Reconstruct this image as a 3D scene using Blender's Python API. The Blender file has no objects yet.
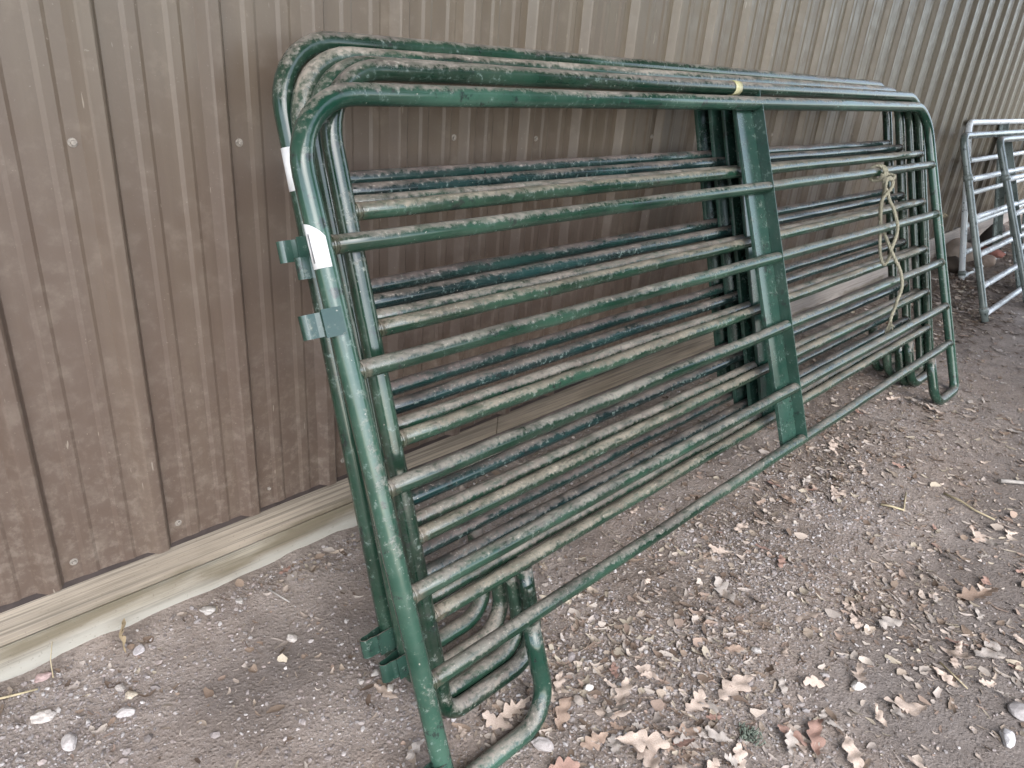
import bpy, bmesh, math, random
import numpy as np
from mathutils import Matrix, Vector

random.seed(7)
rng = np.random.default_rng(11)
scene = bpy.context.scene
COL = scene.collection
R = math.radians

# ------------------------------------------------------------------ helpers
def tag(o, label=None, cat=None, group=None, kind=None):
    if label: o['label'] = label
    if cat: o['category'] = cat
    if group: o['group'] = group
    if kind: o['kind'] = kind
    return o

def empty(name, mat4=None):
    o = bpy.data.objects.new(name, None)
    o.empty_display_size = 0.1
    COL.objects.link(o)
    if mat4 is not None: o.matrix_world = mat4
    return o

def link(name, me, mat=None, parent=None):
    o = bpy.data.objects.new(name, me)
    COL.objects.link(o)
    if mat is not None:
        if not me.materials: me.materials.append(mat)
        if me.materials[0] is not mat:
            o.material_slots[0].link = 'OBJECT'
            o.material_slots[0].material = mat
    if parent is not None: o.parent = parent
    return o

def mesh_from(name, verts, faces, smooth=False, cols=None):
    me = bpy.data.meshes.new(name)
    me.from_pydata([tuple(v) for v in verts], [], faces)
    if smooth: me.polygons.foreach_set('use_smooth', [True] * len(me.polygons))
    if cols is not None:
        a = me.color_attributes.new('Col', 'FLOAT_COLOR', 'POINT')
        c = np.ones((len(verts), 4), np.float32); c[:, :3] = cols
        a.data.foreach_set('color', c.ravel())
    me.update()
    return me

class MB:
    """collects pieces of one part"""
    def __init__(s): s.v = []; s.f = []
    def add(s, vs, fs):
        b = len(s.v); s.v += [tuple(v) for v in vs]; s.f += [[i + b for i in f] for f in fs]
    def box(s, x0, x1, y0, y1, z0, z1):
        vs = [(x, y, z) for x in (x0, x1) for y in (y0, y1) for z in (z0, z1)]
        s.add(vs, [(0, 1, 3, 2), (4, 6, 7, 5), (0, 4, 5, 1), (2, 3, 7, 6), (0, 2, 6, 4), (1, 5, 7, 3)])
    def tube(s, pts, r, n=14, cap=True, radii=None):
        pts = [Vector(p) for p in pts]
        m = len(pts); rings = []
        t0 = (pts[1] - pts[0]).normalized()
        ref = Vector((0, 1, 0)) if abs(t0.y) < .9 else Vector((1, 0, 0))
        nrm = (ref - t0 * ref.dot(t0)).normalized()
        for i, p in enumerate(pts):
            if i == 0: t = t0
            elif i == m - 1: t = (pts[-1] - pts[-2]).normalized()
            else: t = ((pts[i + 1] - p).normalized() + (p - pts[i - 1]).normalized()).normalized()
            nrm = (nrm - t * nrm.dot(t)).normalized(); b = t.cross(nrm)
            rr = radii[i] if radii else r
            rings.append([p + nrm * (rr * math.cos(2 * math.pi * k / n)) + b * (rr * math.sin(2 * math.pi * k / n)) for k in range(n)])
        vs = [v for rg in rings for v in rg]; fs = []
        for i in range(m - 1):
            for k in range(n):
                a = i * n + k; c = i * n + (k + 1) % n
                fs.append((a, c, c + n, a + n))
        if cap:
            fs.append(tuple(reversed(range(n)))); fs.append(tuple(range((m - 1) * n, m * n)))
        s.add(vs, fs)
    def mesh(s, name, smooth=False, bevel=0.0):
        me = mesh_from(name, s.v, s.f, False)
        if bevel:
            bm = bmesh.new(); bm.from_mesh(me)
            bmesh.ops.bevel(bm, geom=bm.edges[:], offset=bevel, segments=2, affect='EDGES', profile=.5)
            bm.to_mesh(me); bm.free()
        if smooth:
            flags = [len(p.vertices) <= 4 for p in me.polygons]
            me.polygons.foreach_set('use_smooth', flags)
        return me

def arc(cx, cz, r, a0, a1, n=8):
    return [(cx + r * math.cos(R(a0 + (a1 - a0) * i / n)), 0.0, cz + r * math.sin(R(a0 + (a1 - a0) * i / n))) for i in range(n + 1)]

# value noise, vectorised
_tab = np.random.default_rng(5).random((256, 256))
def vnoise(x, y):
    x = np.asarray(x, float); y = np.asarray(y, float)
    xi = np.floor(x).astype(int); yi = np.floor(y).astype(int)
    fx = x - xi; fy = y - yi
    fx = fx * fx * (3 - 2 * fx); fy = fy * fy * (3 - 2 * fy)
    g = lambda i, j: _tab[i & 255, j & 255]
    return ((g(xi, yi) * (1 - fx) + g(xi + 1, yi) * fx) * (1 - fy) + (g(xi, yi + 1) * (1 - fx) + g(xi + 1, yi + 1) * fx) * fy) * 2 - 1
def sstep(a, b, x):
    t = np.clip((np.asarray(x, float) - a) / (b - a), 0, 1); return t * t * (3 - 2 * t)

def gz0(x):
    x = np.clip(x, -6, 11)
    return -.024 + .016 * x + .025 * np.maximum(0, x - 4)
def height(x, y):
    x = np.asarray(x, float); y = np.asarray(y, float)
    near = sstep(3.2, 2.2, np.abs(y + .5)) * sstep(14, 9, np.abs(x))
    h = gz0(x) + .020 * np.exp(-np.maximum(0, -y - .03) / .07) + .008 * np.exp(-np.maximum(0, -y - .01) / .03) * vnoise(x * 14, y * 14 + 2)
    h = h + near * (.007 * vnoise(x * 2.3 + 7, y * 2.3) + .0035 * vnoise(x * 7, y * 7 + 3) + .0022 * vnoise(x * 19, y * 19) + .0016 * vnoise(x * 41 + 5, y * 41))
    return h

# ------------------------------------------------------------------ node helper
class NT:
    def __init__(s, name):
        s.m = bpy.data.materials.new(name); s.m.use_nodes = True
        s.t = s.m.node_tree; s.n = s.t.nodes; s.b = s.n['Principled BSDF']
    def new(s, typ, **kw):
        n = s.n.new(typ)
        for k, v in kw.items():
            if hasattr(n, k): setattr(n, k, v)
            else: n.inputs[k].default_value = v
        return n
    def l(s, a, b): s.t.links.new(a, b)
    def noise(s, vec, scale, detail=4, rough=.55, dist=0.0):
        n = s.new('ShaderNodeTexNoise'); n.inputs['Scale'].default_value = scale
        n.inputs['Detail'].default_value = detail; n.inputs['Roughness'].default_value = rough
        n.inputs['Distortion'].default_value = dist
        s.l(vec, n.inputs['Vector']); return n.outputs['Fac']
    def map(s, vec, sc=(1, 1, 1), loc=(0, 0, 0)):
        n = s.new('ShaderNodeMapping'); n.inputs['Scale'].default_value = sc; n.inputs['Location'].default_value = loc
        s.l(vec, n.inputs['Vector']); return n.outputs[0]
    def ramp(s, fac, a, b, lo=0.0, hi=1.0):
        n = s.new('ShaderNodeMapRange'); n.interpolation_type = 'SMOOTHSTEP'
        n.inputs['From Min'].default_value = a; n.inputs['From Max'].default_value = b
        n.inputs['To Min'].default_value = lo; n.inputs['To Max'].default_value = hi
        s.l(fac, n.inputs['Value']); return n.outputs[0]
    def math(s, op, a, b=None):
        n = s.new('ShaderNodeMath'); n.operation = op
        for i, x in enumerate((a, b)):
            if x is None: continue
            if isinstance(x, (int, float)): n.inputs[i].default_value = x
            else: s.l(x, n.inputs[i])
        return n.outputs[0]
    def mix(s, fac, a, b):
        n = s.new('ShaderNodeMix'); n.data_type = 'RGBA'
        for i, x in ((0, fac), (6, a), (7, b)):
            if isinstance(x, (int, float)): n.inputs[i].default_value = x
            elif isinstance(x, tuple): n.inputs[i].default_value = (*x, 1)
            else: s.l(x, n.inputs[i])
        return n.outputs[2]
    def bump(s, h, strength=.3, dist=.01):
        n = s.new('ShaderNodeBump'); n.inputs['Strength'].default_value = strength; n.inputs['Distance'].default_value = dist
        s.l(h, n.inputs['Height']); s.l(n.outputs[0], s.b.inputs['Normal'])
    def base(s, c): s.l(c, s.b.inputs['Base Color']) if not isinstance(c, tuple) else setattr(s.b.inputs['Base Color'], 'default_value', (*c, 1))
    def rough(s, r): s.l(r, s.b.inputs['Roughness']) if not isinstance(r, (int, float)) else setattr(s.b.inputs['Roughness'], 'default_value', r)
    def obvec(s):
        tc = s.new('ShaderNodeTexCoord'); oi = s.new('ShaderNodeObjectInfo')
        v = s.new('ShaderNodeVectorMath'); v.operation = 'ADD'
        m = s.math('MULTIPLY', oi.outputs['Random'], 37.0)
        s.l(tc.outputs['Object'], v.inputs[0]); s.l(m, v.inputs[1]); return v.outputs[0]

# ------------------------------------------------------------------ materials
def paint(name, deep=(.004, .021, .012), mid=(.020, .056, .036), chalk=.35, dust=.6, dustcol=(.285, .25, .21), grime=(.14, .115, .10), rgh=.15, rust=False):
    t = NT(name); v = t.obvec()
    geo = t.new('ShaderNodeNewGeometry'); sep = t.new('ShaderNodeSeparateXYZ'); t.l(geo.outputs['True Normal'], sep.inputs[0])
    sepn = t.new('ShaderNodeSeparateXYZ'); t.l(geo.outputs['Normal'], sepn.inputs[0])
    vs_ = t.map(v, (.35, 1, 1)); big = t.noise(v, 3.0, 3); mid_n = t.noise(vs_, 20, 6, .65); fine = t.noise(v, 75, 6, .65)
    col = t.mix(t.ramp(big, .38, .68), deep, mid)
    # chalky faded flecks
    ch = t.math('MULTIPLY', t.ramp(fine, .52, .72), t.ramp(mid_n, .40, .66))
    col = t.mix(t.math('MULTIPLY', ch, chalk), col, (.22, .30, .27))
    # dark scuffs
    col = t.mix(t.ramp(t.noise(v, 27, 5, .7), .57, .66, 0, .8), col, (.010, .015, .015))
    # pale droppings / paint nicks
    col = t.mix(t.ramp(t.noise(v, 120, 3, .5), .715, .75, 0, .5), col, (.42, .39, .33))
    # dust lying on the upward side
    edge = t.math('ADD', sepn.outputs['Z'], t.math('MULTIPLY', t.math('SUBTRACT', mid_n, .5), .75))
    edge = t.math('ADD', edge, t.math('MULTIPLY', t.math('SUBTRACT', fine, .5), 1.3))
    edge = t.math('ADD', edge, t.math('MULTIPLY', t.math('SUBTRACT', t.noise(t.map(v, (.5, 1, 1), (5, 3, 1)), 5.0, 3), .5), 1.2))
    dm = t.ramp(edge, .50 - .45 * dust, 1.12 - .45 * dust)
    holes = t.math('MULTIPLY', t.ramp(t.noise(vs_, 38, 6, .75), .34, .54, .30, 1), t.ramp(t.noise(v, 105, 4, .7), .36, .50, .45, .95))
    dm = t.math('MULTIPLY', dm, holes)
    dc = t.mix(t.ramp(t.noise(v, 9, 4), .35, .7), dustcol, grime)
    dc = t.mix(t.ramp(t.noise(v, 150, 3), .62, .7, 0, .6), dc, (.44, .40, .34))
    dc = t.mix(t.ramp(t.noise(v, 60, 3), .60, .68, 0, .6), dc, (.07, .055, .045))
    # thin film of dust over everything
    film = t.math('MULTIPLY', t.ramp(mid_n, .3, .75), .04 + .12 * dust)
    col = t.mix(film, col, dustcol)
    col = t.mix(dm, col, dc)
    if rust:
        sx = t.new('ShaderNodeSeparateXYZ'); tcx = t.new('ShaderNodeTexCoord'); t.l(tcx.outputs['Object'], sx.inputs[0])
        e = t.math('MINIMUM', t.math('ABSOLUTE', t.math('SUBTRACT', sx.outputs[0], .022)), t.math('ABSOLUTE', t.math('SUBTRACT', sx.outputs[0], 3.128)))
        col = t.mix(t.math('MULTIPLY', t.ramp(t.math('ADD', e, t.math('MULTIPLY', fine, .05)), .046, .026), .32), col, t.mix(t.ramp(mid_n, .4, .6), (.10, .062, .042), (.20, .15, .115)))
    t.base(col)
    rr = t.new('ShaderNodeMapRange'); t.l(dm, rr.inputs[0]); rr.inputs[3].default_value = rgh; rr.inputs[4].default_value = .72
    r2 = t.math('ADD', rr.outputs[0], t.math('MULTIPLY', ch, .3)); t.rough(r2)
    hgt = t.math('MULTIPLY', dm, t.math('ADD', t.math('MULTIPLY', fine, .8), .4))
    t.bump(hgt, .30, .002)
    t.b.inputs['Specular IOR Level'].default_value = .6
    return t.m

def simple(name, c, rough=.8, var=.25, scale=30, metallic=0.0, c2=None):
    t = NT(name); v = t.obvec(); n = t.noise(v, scale, 5)
    c2 = c2 or tuple(x * (1 - var) for x in c)
    t.base(t.mix(t.ramp(n, .35, .65), c, c2)); t.rough(rough); t.b.inputs['Metallic'].default_value = metallic
    t.bump(n, .3, .002); return t.m

def mat_steel():
    t = NT('brown_steel'); tc = t.new('ShaderNodeTexCoord'); v = tc.outputs['Object']
    sep = t.new('ShaderNodeSeparateXYZ'); t.l(v, sep.inputs[0])
    streak = t.noise(t.map(v, (14, 14, .6)), 1.0, 5, .6); blot = t.noise(v, 1.6, 4); fine = t.noise(v, 160, 4, .6); mid = t.noise(v, 22, 5, .65)
    low = t.ramp(t.math('ADD', t.math('ADD', sep.outputs['Z'], t.math('MULTIPLY', sep.outputs['X'], .16)), t.math('MULTIPLY', blot, .7)), 1.0, 2.7)
    col = t.mix(low, (.107, .076, .058), (.122, .101, .066))
    col = t.mix(t.ramp(streak, .40, .68, 0, .26), col, (.092, .064, .048))
    col = t.mix(t.ramp(streak, .50, .30, 0, .15), col, (.21, .165, .12))
    col = t.mix(t.ramp(mid, .50, .75, 0, .24), col, (.24, .195, .15))
    col = t.mix(t.ramp(fine, .66, .73, 0, .32), col, (.36, .31, .25))
    # splash dust near the foot of the wall
    sp = t.math('MULTIPLY', t.ramp(sep.outputs['Z'], .85, .2), t.ramp(t.noise(v, 48, 6, .7), .46, .70))
    col = t.mix(t.math('MULTIPLY', sp, .24), col, (.34, .29, .24))
    # short scratches
    scr = t.noise(t.map(v, (95, 95, 13)), 1.0, 2, .5)
    col = t.mix(t.ramp(scr, .745, .77, 0, .4), col, (.42, .37, .30))
    t.base(col); t.rough(t.ramp(mid, .3, .7, .34, .52)); t.bump(t.math('ADD', t.math('MULTIPLY', mid, .4), fine), .10, .002)
    t.b.inputs['Specular IOR Level'].default_value = .55
    return t.m

def mat_board(name, top, low, pale, grain=1.0):
    t = NT(name); tc = t.new('ShaderNodeTexCoord'); v = tc.outputs['Object']
    sep = t.new('ShaderNodeSeparateXYZ'); t.l(v, sep.inputs[0])
    g = t.noise(t.map(v, (1.6, 40, 105)), 1.0, 4, .6, .6); g2 = t.noise(t.map(v, (4, 60, 320)), 1.0, 3, .5)
    bl = t.noise(t.map(v, (2.2, 4, 9)), 1.0, 4); fine = t.noise(v, 140, 4)
    col = t.mix(t.ramp(bl, .35, .65), top, low)
    col = t.mix(t.ramp(g, .46, .62, 0, .80 * grain), col, tuple(x * .42 for x in top))
    col = t.mix(t.ramp(g2, .45, .7, 0, .35 * grain), col, tuple(min(1, x * 1.35) for x in top))
    # whitish salt stain creeping up from the soil
    zz = t.math('ADD', sep.outputs['Z'], t.math('MULTIPLY', t.math('SUBTRACT', t.noise(t.map(v, (3, 3, 9)), 1, 5),   .5), .13))
    zz = t.math('SUBTRACT', zz, t.math('MULTIPLY', sep.outputs['X'], .016))
    col = t.mix(t.ramp(zz, .052, .004, 0, .95), col, pale)
    band = t.math('MULTIPLY', t.ramp(zz, .040, .062), t.ramp(zz, .100, .078))
    col = t.mix(t.math('MULTIPLY', band, t.ramp(bl, .38, .55, .0, .75)), col, (.13, .105, .065))
    col = t.mix(t.ramp(fine, .63, .7, 0, .35), col, (.10, .08, .06))
    t.base(col); t.rough(.85); t.bump(t.math('ADD', g, g2), .35, .003); return t.m

def mat_ground():
    t = NT('dirt'); tc = t.new('ShaderNodeTexCoord'); v = tc.outputs['Object']
    at = t.new('ShaderNodeAttribute'); at.attribute_name = 'Col'; sp = t.new('ShaderNodeSeparateColor'); t.l(at.outputs['Color'], sp.inputs[0])
    a = t.noise(v, 2.2, 5); b = t.noise(v, 11, 6, .6); c = t.noise(v, 60, 6, .7); d = t.noise(v, 260, 4, .6)
    col = t.mix(t.ramp(a, .35, .68), (.282, .228, .192), (.350, .297, .260))
    col = t.mix(t.ramp(b, .45, .72, 0, .6), col, (.185, .153, .137))
    col = t.mix(t.ramp(c, .52, .72, 0, .55), col, (.43, .39, .365))
    col = t.mix(t.ramp(c, .46, .30, 0, .55), col, (.115, .09, .074))
    col = t.mix(t.ramp(d, .60, .70, 0, .6), col, (.56, .51, .48))
    col = t.mix(t.ramp(d, .40, .30, 0, .5), col, (.10, .08, .066))
    # dark rotten leaf mould where litter collects (red), packed walked path, soil colour darkened to paint in shade (green)
    col = t.mix(t.math('MULTIPLY', sp.outputs[0], t.ramp(b, .3, .6, .35, 1)), col, t.mix(t.ramp(c, .4, .62), (.085, .064, .050), (.21, .165, .13)))
    col = t.mix(t.math('MULTIPLY', sp.outputs[1], .6), col, t.mix(t.ramp(b, .4, .7), (.120, .103, .094), (.155, .136, .126)))
    vor = t.new('ShaderNodeTexVoronoi'); vor.inputs['Scale'].default_value = 95; vor.inputs['Randomness'].default_value = 1; t.l(v, vor.inputs['Vector'])
    hv = t.ramp(vor.outputs['Distance'], .55, .1)
    t.base(col); t.rough(.95)
    h = t.math('ADD', t.math('MULTIPLY', c, .9), t.math('ADD', t.math('MULTIPLY', d, .5), t.math('MULTIPLY', hv, .3)))
    t.bump(h, .75, .008); t.b.inputs['Specular IOR Level'].default_value = .2
    return t.m

def mat_vcol(name, rough=.9, spec=.25):
    t = NT(name); at = t.new('ShaderNodeAttribute'); at.attribute_name = 'Col'
    tc = t.new('ShaderNodeTexCoord'); n = t.noise(tc.outputs['Object'], 320, 4, .6)
    t.base(t.mix(t.ramp(n, .35, .7, 0, .45), at.outputs['Color'], t.mix(.5, at.outputs['Color'], (.12, .10, .085)))); t.rough(rough)
    t.b.inputs['Specular IOR Level'].default_value = spec; t.bump(n, .4, .002)
    return t.m

def mat_leaf(name, c1, c2):
    t = NT(name); v = t.obvec(); n = t.noise(v, 45, 5); n2 = t.noise(v, 190, 3)
    uv = t.new('ShaderNodeTexCoord'); sp = t.new('ShaderNodeSeparateXYZ'); t.l(uv.outputs['Object'], sp.inputs[0])
    rib = t.ramp(t.math('ABSOLUTE', sp.outputs['Y']), .0025, .0008, 0, .7)
    col = t.mix(t.ramp(n, .35, .68), c1, c2); col = t.mix(t.ramp(n2, .58, .68, 0, .5), col, tuple(x * .45 for x in c1))
    col = t.mix(rib, col, tuple(min(.8, x * 1.25) for x in c1))
    t.base(col); t.rough(.75); t.bump(n, .4, .003); return t.m

def mat_sticker():
    t = NT('white_sticker'); v = t.obvec(); n = t.noise(v, 60, 4)
    t.base(t.mix(t.ramp(n, .5, .8, 0, .5), (.80, .80, .79), (.60, .58, .54))); t.rough(.45); return t.m

M = dict(
    F=paint('green_paint_front', rust=True, dust=.28, chalk=.22, dustcol=(.22, .20, .165), grime=(.12, .105, .088)),
    Fu=paint('green_paint_front_frame', deep=(.006, .033, .021), mid=(.034, .086, .060), dust=.14, chalk=.42),
    D=paint('green_paint_second', rust=True, dust=.60, chalk=.5, dustcol=(.235, .205, .155), grime=(.13, .108, .08)), Du=paint('green_paint_second_frame', dust=.34, chalk=.6),
    C=paint('green_paint_third', rust=True, dust=.80, chalk=.5, dustcol=(.23, .20, .165), grime=(.13, .105, .085)), Cu=paint('green_paint_third_frame', dust=.42, chalk=.6),
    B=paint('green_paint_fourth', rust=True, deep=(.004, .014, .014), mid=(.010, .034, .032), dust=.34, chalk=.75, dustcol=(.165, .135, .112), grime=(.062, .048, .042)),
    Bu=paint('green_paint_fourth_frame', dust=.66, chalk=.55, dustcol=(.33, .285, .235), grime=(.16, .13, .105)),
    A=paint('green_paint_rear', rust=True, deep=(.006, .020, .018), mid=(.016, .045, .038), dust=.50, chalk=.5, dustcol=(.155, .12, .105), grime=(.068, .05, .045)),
    Au=paint('green_paint_rear_frame', dust=.32, chalk=.7, dustcol=(.25, .215, .18)),
    Gp=paint('painted_sheen_gate_rails', deep=(.62, .66, .67), mid=(.74, .77, .78), chalk=.3, dust=.02, dustcol=(.45, .43, .40), rgh=.2),  # near-white base paints the sky reflection into the rail colour
    G=paint('green_paint_gate', deep=(.10, .125, .115), mid=(.21, .245, .23), dust=.08, chalk=.4, rgh=.16),
    web=paint('green_paint_brace', deep=(.009, .037, .026), mid=(.028, .072, .054), dust=.10, chalk=.45, rgh=.2),
    steel=mat_steel(), painted_shade=simple('brown_painted_shade', (.055, .041, .037), .6, .3),
    plank_up=mat_board('plank_grey', (.310, .262, .205), (.200, .165, .125), (.42, .40, .33)),
    plank_lo=mat_board('plank_stained', (.300, .268, .212), (.225, .195, .150), (.36, .34, .295), .9),
    plank_pale=mat_board('plank_pale', (.47, .415, .37), (.38, .33, .29), (.5, .45, .4), .7),
    ground=mat_ground(), stone=mat_vcol('stone'), litter=mat_vcol('litter', .85),
    sticker=mat_sticker(), print_=simple('sticker_print', (.22, .22, .23), .6),
    tape=simple('yellow_tape', (.40, .37, .17), .5, .25, 60, c2=(.50, .47, .30)),
    rope=simple('rope_fibre', (.31, .29, .215), .95, .35, 160, c2=(.215, .20, .145)),
    screw=simple('screw_zinc', (.46, .43, .38), .5, .3, 200, .3),
    washer=simple('rubber_washer', (.30, .265, .225), .8, .3, 200),
    roof=simple('roof_sheet', (.30, .29, .27), .6),
    straw=simple('straw_stem', (.46, .38, .24), .7, .25, 40), stick=simple('pale_stick', (.36, .33, .30), .8, .25, 60),
    moss=simple('lichen', (.20, .235, .185), .95, .45, 90),
    lf_pale=mat_leaf('leaf_pale', (.62, .50, .42), (.50, .39, .31)), lf_tan=mat_leaf('leaf_tan', (.50, .40, .33), (.40, .31, .25)),
    lf_brown=mat_leaf('leaf_brown', (.31, .215, .16), (.38, .28, .215)), lf_red=mat_leaf('leaf_red', (.33, .20, .155), (.26, .165, .13)),
    lf_grey=mat_leaf('leaf_grey', (.44, .385, .34), (.35, .30, .26)), lf_yel=mat_leaf('leaf_yellow', (.40, .31, .19), (.30, .22, .13)),
)

# ------------------------------------------------------------------ ground
def build_ground():
    xs = np.concatenate([[-160, -60, -25, -10, -5, -2.5, -1.4], np.arange(-.9, 4.4, .02), np.arange(4.4, 8.6, .05), [9.2, 10, 12, 16, 25, 60, 160]])
    ys = np.concatenate([[-160, -60, -25, -10, -6, -4, -3, -2.4], np.arange(-2.1, .06, .02), [.2, .6, 2, 6, 25, 60, 160]])
    X, Y = np.meshgrid(xs, ys, indexing='ij'); Z = height(X, Y)
    vs = np.stack([X, Y, Z], -1).reshape(-1, 3); ny = len(ys)
    i, j = np.meshgrid(np.arange(len(xs) - 1), np.arange(ny - 1), indexing='ij'); a = (i * ny + j).ravel()
    fs = np.stack([a, a + ny, a + ny + 1, a + 1], -1)
    x, y = X.ravel(), Y.ravel()
    n = vnoise(x * 5, y * 5) * .5 + vnoise(x * 13, y * 13) * .35
    mould = np.clip(.45 * np.exp(-((y + 1.0) / .22) ** 2) * sstep(.6, 1.0, x) * sstep(3.2, 2.4, x) + 1.0 * np.exp(-((y + .30) / .30) ** 2) * sstep(2.2, 3.6, x) + .75 * np.exp(-((y + .72) / .22) ** 2) * sstep(.75, 1.2, x) * sstep(3.4, 2.4, x)
                    + .55 * np.exp(-((y + .05) / .05) ** 2) + .45 * sstep(4, 4.6, x) * sstep(-1.0, -.7, y) + n * .45 - .05, 0, 1)
    path = np.clip(sstep(-1.12, -1.35, y) * sstep(1.2, 1.6, x) + .9 * np.exp(-((x - .5) / .25) ** 2 - ((y + .33) / .15) ** 2) + n * .4, 0, 1)
    col = np.stack([mould * .8, path, 0 * x], -1)
    me = mesh_from('ground', vs, fs.tolist(), True, col)
    tag(link('ground', me, M['ground']), 'dusty trampled dirt floor strewn with gravel and leaf bits', None, None, 'structure')
build_ground()

# ------------------------------------------------------------------ gravel, litter (uncountable)
ICO = None
def ico():
    bm = bmesh.new(); bmesh.ops.create_icosphere(bm, subdivisions=1, radius=1)
    v = np.array([x.co[:] for x in bm.verts]); f = np.array([[q.index for q in p.verts] for p in bm.faces]); bm.free(); return v, f
IV, IF = ico()
OV = np.array([[1, 0, 0], [-1, 0, 0], [0, 1, 0], [0, -1, 0], [0, 0, 1], [0, 0, -1]], float)
OF = np.array([[0, 2, 4], [2, 1, 4], [1, 3, 4], [3, 0, 4], [2, 0, 5], [1, 2, 5], [3, 1, 5], [0, 3, 5]])

def dens_gravel(x, y):
    d = .30 + 1.2 * np.exp(-((y + 1.02 - .06 * (x - 1)) / .20) ** 2) * sstep(.6, 1.0, x) * sstep(3.0, 2.2, x)
    d += 2.6 * np.exp(-((x - .06) / .16) ** 2 - ((y + .17) / .11) ** 2) + .7 * np.exp(-((y + .05) / .045) ** 2) * sstep(1.2, .8, x)
    d += .7 * np.exp(-((x - .66) / .12) ** 2 - ((y + .56) / .12) ** 2) + .35 * np.exp(-((y + .75) / .2) ** 2) * sstep(.7, 1.1, x)
    d *= 1 - .62 * sstep(-1.16, -1.38, y) * sstep(1.25, 1.7, x)
    d *= 1 - .75 * np.exp(-((x - .48) / .20) ** 2 - ((y + .36) / .13) ** 2)
    d *= .45 + 1.1 * np.clip(vnoise(x * 4, y * 4) * .6 + vnoise(x * 11, y * 11) * .4 + .5, 0, 1)
    return d
def dens_litter(x, y):
    d = .14 + .9 * np.exp(-((y + .85) / .22) ** 2) * sstep(.6, 1.0, x) * sstep(4.2, 3.0, x) + .55 * np.exp(-((y + .35) / .3) ** 2) * sstep(1.2, 2.6, x)
    d += 1.6 * np.exp(-((x - .80) / .17) ** 2 - ((y + .075) / .055) ** 2) + .6 * np.exp(-((x - 2.0) / .3) ** 2 - ((y + 1.28) / .14) ** 2)
    d += .4 * sstep(1.5, 2.0, x) * sstep(-1.05, -1.2, y)
    d += .8 * np.exp(-((x - 1.1) / .25) ** 2 - ((y + 1.1) / .13) ** 2) + .5 * np.exp(-((x - 5.2) / .8) ** 2 - ((y + .5) / .3) ** 2)
    d *= .35 + 1.2 * np.clip(vnoise(x * 5 + 9, y * 5) * .6 + vnoise(x * 14, y * 14) * .5 + .5, 0, 1)
    return d
def sample(n, fn, x0, x1, y0, y1, near=True):
    out = []
    tot = 0
    while tot < n:
        x = rng.uniform(x0, x1, n * 4); y = rng.uniform(y0, y1, n * 4)
        w = fn(x, y)
        if near: w = w * np.clip(1.9 / (np.abs(x - .3) + .9), .22, 1.25)
        k = rng.random(n * 4) * 1.6 < w
        out.append(np.stack([x[k], y[k]], 1)); tot += k.sum()
    return np.concatenate(out)[:n]

STONE_PAL = np.array([(.42, .37, .345), (.35, .305, .29), (.50, .45, .43), (.30, .26, .245), (.57, .53, .51), (.40, .335, .31), (.34, .31, .30), (.25, .215, .20)])
LIT_PAL = np.array([(.42, .34, .27), (.52, .43, .36), (.27, .20, .15), (.50, .43, .37), (.19, .135, .10), (.48, .41, .36), (.36, .265, .21), (.47, .40, .31)])

def build_gravel():
    P, F, C = [], [], []; base = 0
    for (n, r0, r1, V, Fc, sink) in ((40000, .0011, .0028, OV, OF, .2), (15000, .0024, .0052, IV, IF, .15), (1000, .0042, .0085, IV, IF, .3), (60, .007, .012, IV, IF, .4)):
        xy = sample(n, dens_gravel, -.5, 4.6, -2.0, -.035)
        r = r0 + (r1 - r0) * rng.random(n) ** 1.8
        z = height(xy[:, 0], xy[:, 1])
        nv = len(V)
        pts = np.repeat(V[None], n, 0) * (1 + rng.uniform(-.34, .34, (n, nv, 1)))
        sc = np.stack([rng.uniform(.8, 1.5, n), rng.uniform(.7, 1.1, n), rng.uniform(.4, .8, n)], -1)
        pts = pts * sc[:, None]
        a = rng.uniform(0, 6.28, n); ti = rng.normal(0, .3, n)
        ca, sa = np.cos(a)[:, None], np.sin(a)[:, None]; ct, st = np.cos(ti)[:, None], np.sin(ti)[:, None]
        x, y, zz = pts[..., 0], pts[..., 1], pts[..., 2]
        x, zz = x * ct - zz * st, x * st + zz * ct
        x, y = x * ca - y * sa, x * sa + y * ca
        w = np.stack([x, y, zz], -1) * r[:, None, None]
        w[..., 0] += xy[:, 0:1]; w[..., 1] += xy[:, 1:2]; w[..., 2] += (z + r * sc[:, 2] * (.6 - sink))[:, None]
        c = STONE_PAL[rng.integers(0, len(STONE_PAL), n)] * rng.uniform(.62, .98, (n, 1))
        P.append(w.reshape(-1, 3)); C.append(np.repeat(c, nv, 0))
        F.append((Fc[None] + (np.arange(n) * nv)[:, None, None] + base).reshape(-1, 3)); base += n * nv
    me = mesh_from('gravel', np.concatenate(P), np.concatenate(F).tolist(), False, np.concatenate(C))
    tag(link('gravel', me, M['stone']), 'loose pinkish grey gravel scattered over the dirt floor', 'gravel', None, 'stuff')
build_gravel()

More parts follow.
